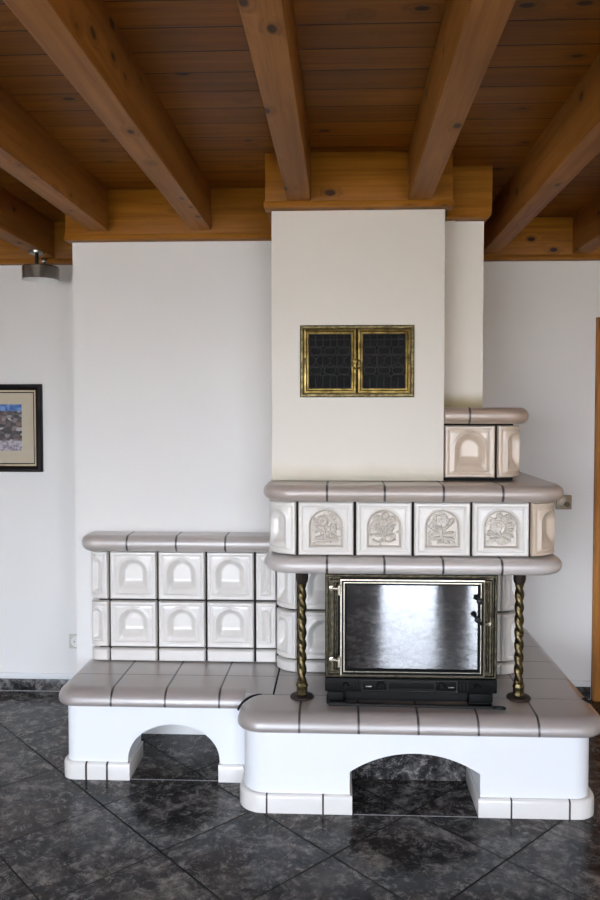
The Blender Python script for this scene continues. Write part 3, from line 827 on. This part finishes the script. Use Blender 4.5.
# ------------------------------------------------------------------ twisted columns
def column(x, y, label):
    c_ = thing('twisted_column', label, 'column', (x, y, ST), 'twisted brass columns under the mantel')
    zt = .9255
    part(MB().lathe((x, y, ST), [(.047, 0), (.049, .003), (.046, .008), (.030, .012), (.024, .014)], 36).build('foot_disc', M['rusty_foot'], c_), 'flat dark round foot')
    MB().lathe((x, y, ST+.012), [(.0225, 0), (.0235, .004), (.0225, .008), (.0225, .030), (.0245, .033), (.0245, .040), (.0215, .045), (.0215, .050), (.017, .054)], 8).build('collar', M['old_brass'], c_)
    n, m = 28, 110; z0, z1 = ST+.062, zt-.062; vs = []
    for j in range(m+1):
        z = z0+(z1-z0)*j/m; ph = -2*PI*(z-z0)/.102
        for k in range(n):
            a = 2*PI*k/n; r = .0130+.0062*abs(math.cos(a))**1.3
            vs.append((x+r*math.cos(a+ph), y+r*math.sin(a+ph), z))
    fs = [(j*n+k, j*n+(k+1) % n, (j+1)*n+(k+1) % n, (j+1)*n+k) for j in range(m) for k in range(n)]
    fs += [tuple(range(n))[::-1], tuple(range(m*n, m*n+n))]
    MB().add(vs, fs).build('shaft', M['old_brass'], c_, smooth=60)
    MB().lathe((x, y, zt), [(.018, -.068), (.0235, -.062), (.0235, -.056), (.0255, -.052), (.0265, -.004), (.029, 0)], 8).build('capital', M['rusty_foot'], c_)
column(-.157, 3.052, 'twisted brass column on the hearth beside the tiled bench')
column(.721, 3.076, 'twisted brass column on the hearth beside the insert door handle')

# ------------------------------------------------------------------ small fittings
# framed print on the back wall
pf = thing('framed_picture', 'dark framed town print with cream mount hanging on the white wall', 'picture', (-1.9, YB, 1.22))
fx0, fx1, fz0_, fz1_ = -2.175, -1.638, 1.221, 1.702
MB().frame(fx0, fx1, fz0_, fz1_, [(0, YB), (0, YB-.020), (.004, YB-.024), (.018, YB-.024), (.030, YB-.016), (.034, YB-.016), (.034, YB-.004)]).build('frame', M['dark_frame_wood'], pf, smooth=0)
MB().frame(fx0+.033, fx1-.033, fz0_+.033, fz1_-.033, [(0, YB-.006), (0, YB-.017), (.009, YB-.015), (.009, YB-.006)]).build('gilt_fillet', M['gold_fillet'], pf, smooth=0)
MB().frame(fx0+.042, fx1-.042, fz0_+.042, fz1_-.042, [(0, YB-.006), (0, YB-.012), (.006, YB-.012), (.006, YB-.006)]).build('inner_slip', M['dark_frame_wood'], pf, smooth=0)
MB().box(fx0+.046, fx1-.046, YB-.009, YB-.002, fz0_+.046, fz1_-.046).build('mount', M['mat_board'], pf)
MB().box(-2.07, -1.752, YB-.011, YB-.009, 1.337, 1.592).build('print', M['print'], pf)
# wall socket half hidden by the chimney breast
so = thing('wall_socket', 'small white wall socket low on the wall beside the breast', 'socket', (-1.458, YB, .29))
MB().box(-1.503, -1.421, YB-.010, YB, .240, .320, .004).build('cover_plate', M['socket_plastic'], so)
MB().lathe((-1.462, YB-.010, .280), [(.030, 0), (.030, .004), (.026, .004), (.024, .001), (.004, .0006)], 28, 'Y').build('socket_well', M['white_enamel'], so)
for dx in (-.0095, .0095): MB().lathe((-1.462+dx, YB-.0145, .280), [(.003, 0), (.003, .0008)], 10, 'Y').build('pin_hole', M['soot_black'], so)
# beige control by the mantel
sw = thing('wall_switch', 'square beige wall control with brown knob beside the mantel end', 'switch', (1.19, YB, 1.068))
MB().box(1.152, 1.232, YB-.022, YB, 1.030, 1.106, .004).build('cover_plate', M['beige_plate'], sw)
MB().box(1.162, 1.222, YB-.025, YB-.021, 1.038, 1.098, .003).build('rocker', M['beige_plate'], sw)
MB().lathe((1.205, YB-.025, 1.058), [(.014, 0), (.014, .008), (.011, .010)], 20, 'Y').build('dial', M['brown_knob'], sw)
# spot lamp on a beam
lx, ly = -1.553, 3.90
lp = thing('spot_lamp', 'small nickel ceiling spot hanging under a beam beside the breast', 'lamp', (lx, ly, SOF))
MB().lathe((lx-.02, ly, SOF), [(.036, -.014), (.040, -.004), (.040, 0)], 28).build('ceiling_rose', M['nickel'], lp)
MB().tube([(lx-.02, ly, SOF-.01), (lx-.02, ly, 2.31)], .010, 12).build('stem', M['black_iron'], lp)
MB().lathe((lx, ly, 2.232), [(.090, 0), (.0925, .002), (.0925, .062), (.088, .068), (.010, .071)], 48, cap=False).build('shade', M['nickel'], lp)
part(MB().lathe((lx, ly, 2.232), [(.0895, .0), (.0895, .060), (.004, .064)], 48, cap=False).build('shade_lining', M['white_enamel'], lp), 'white inside of the shade')
MB().lathe((lx, ly, 2.246), [(.004, .0), (.030, .004), (.040, .016), (.030, .030), (.014, .040)], 24).build('bulb', M['white_enamel'], lp)
MB().lathe((lx+.050, ly-.080, 2.316), [(.004, -.016), (.013, -.010), (.016, 0), (.013, .010), (.004, .016)], 18).build('knob', M['nickel'], lp)
# pale sealing joints across the two niche mouths
for i, (x0, x1, y) in enumerate(((.05, .524, 2.878), (-.884, -.514, 3.122))):
    o = struct(MB().box(x0, x1, y-.0022, y+.0022, .0, .0012).build('trim_%d' % (i+1), M['grout_pale'], origin=((x0+x1)/2, y, 0)))

# ------------------------------------------------------------------ daylight, camera, colour
w = D.worlds.new('sky'); sc.world = w; w.use_nodes = True
nt = w.node_tree; bg = nt.nodes['Background']
tc = nt.nodes.new('ShaderNodeTexCoord'); sp = nt.nodes.new('ShaderNodeSeparateXYZ'); rp = nt.nodes.new('ShaderNodeValToRGB')
nt.links.new(tc.outputs['Generated'], sp.inputs[0])
mr = nt.nodes.new('ShaderNodeMapRange'); mr.inputs[1].default_value = -1; nt.links.new(sp.outputs[2], mr.inputs[0]); nt.links.new(mr.outputs[0], rp.inputs[0])
e = rp.color_ramp.elements
e[0].position = .47; e[0].color = (.22, .22, .20, 1); e[1].position = .52; e[1].color = (1.05, 1.15, 1.32, 1)
x_ = e.new(.8); x_.color = (.70, .76, .88, 1)
nt.links.new(rp.outputs[0], bg.inputs[0]); bg.inputs[1].default_value = 13.0

cd = D.cameras.new('camera'); cam = D.objects.new('camera', cd); COL.objects.link(cam); sc.camera = cam
F = 760.0
psi = math.atan(31/F); th = math.atan(28/F)
cd.sensor_fit = 'AUTO'; cd.sensor_width = 36; cd.lens = F*36/900
cd.shift_x = -10/900; cd.shift_y = -10/900
cam.location = (0, 0, 1.55); cam.rotation_euler = (PI/2-th, 0, psi); cd.clip_start = .02
vs_ = sc.view_settings
vs_.view_transform = 'Standard'; vs_.look = 'None'; vs_.gamma = 1; vs_.use_curve_mapping = False; vs_.exposure = 0.54
sc.cycles.use_denoising = True
sc.cycles.max_bounces = 10; sc.cycles.diffuse_bounces = 6; sc.cycles.glossy_bounces = 6; sc.cycles.sample_clamp_indirect = 12
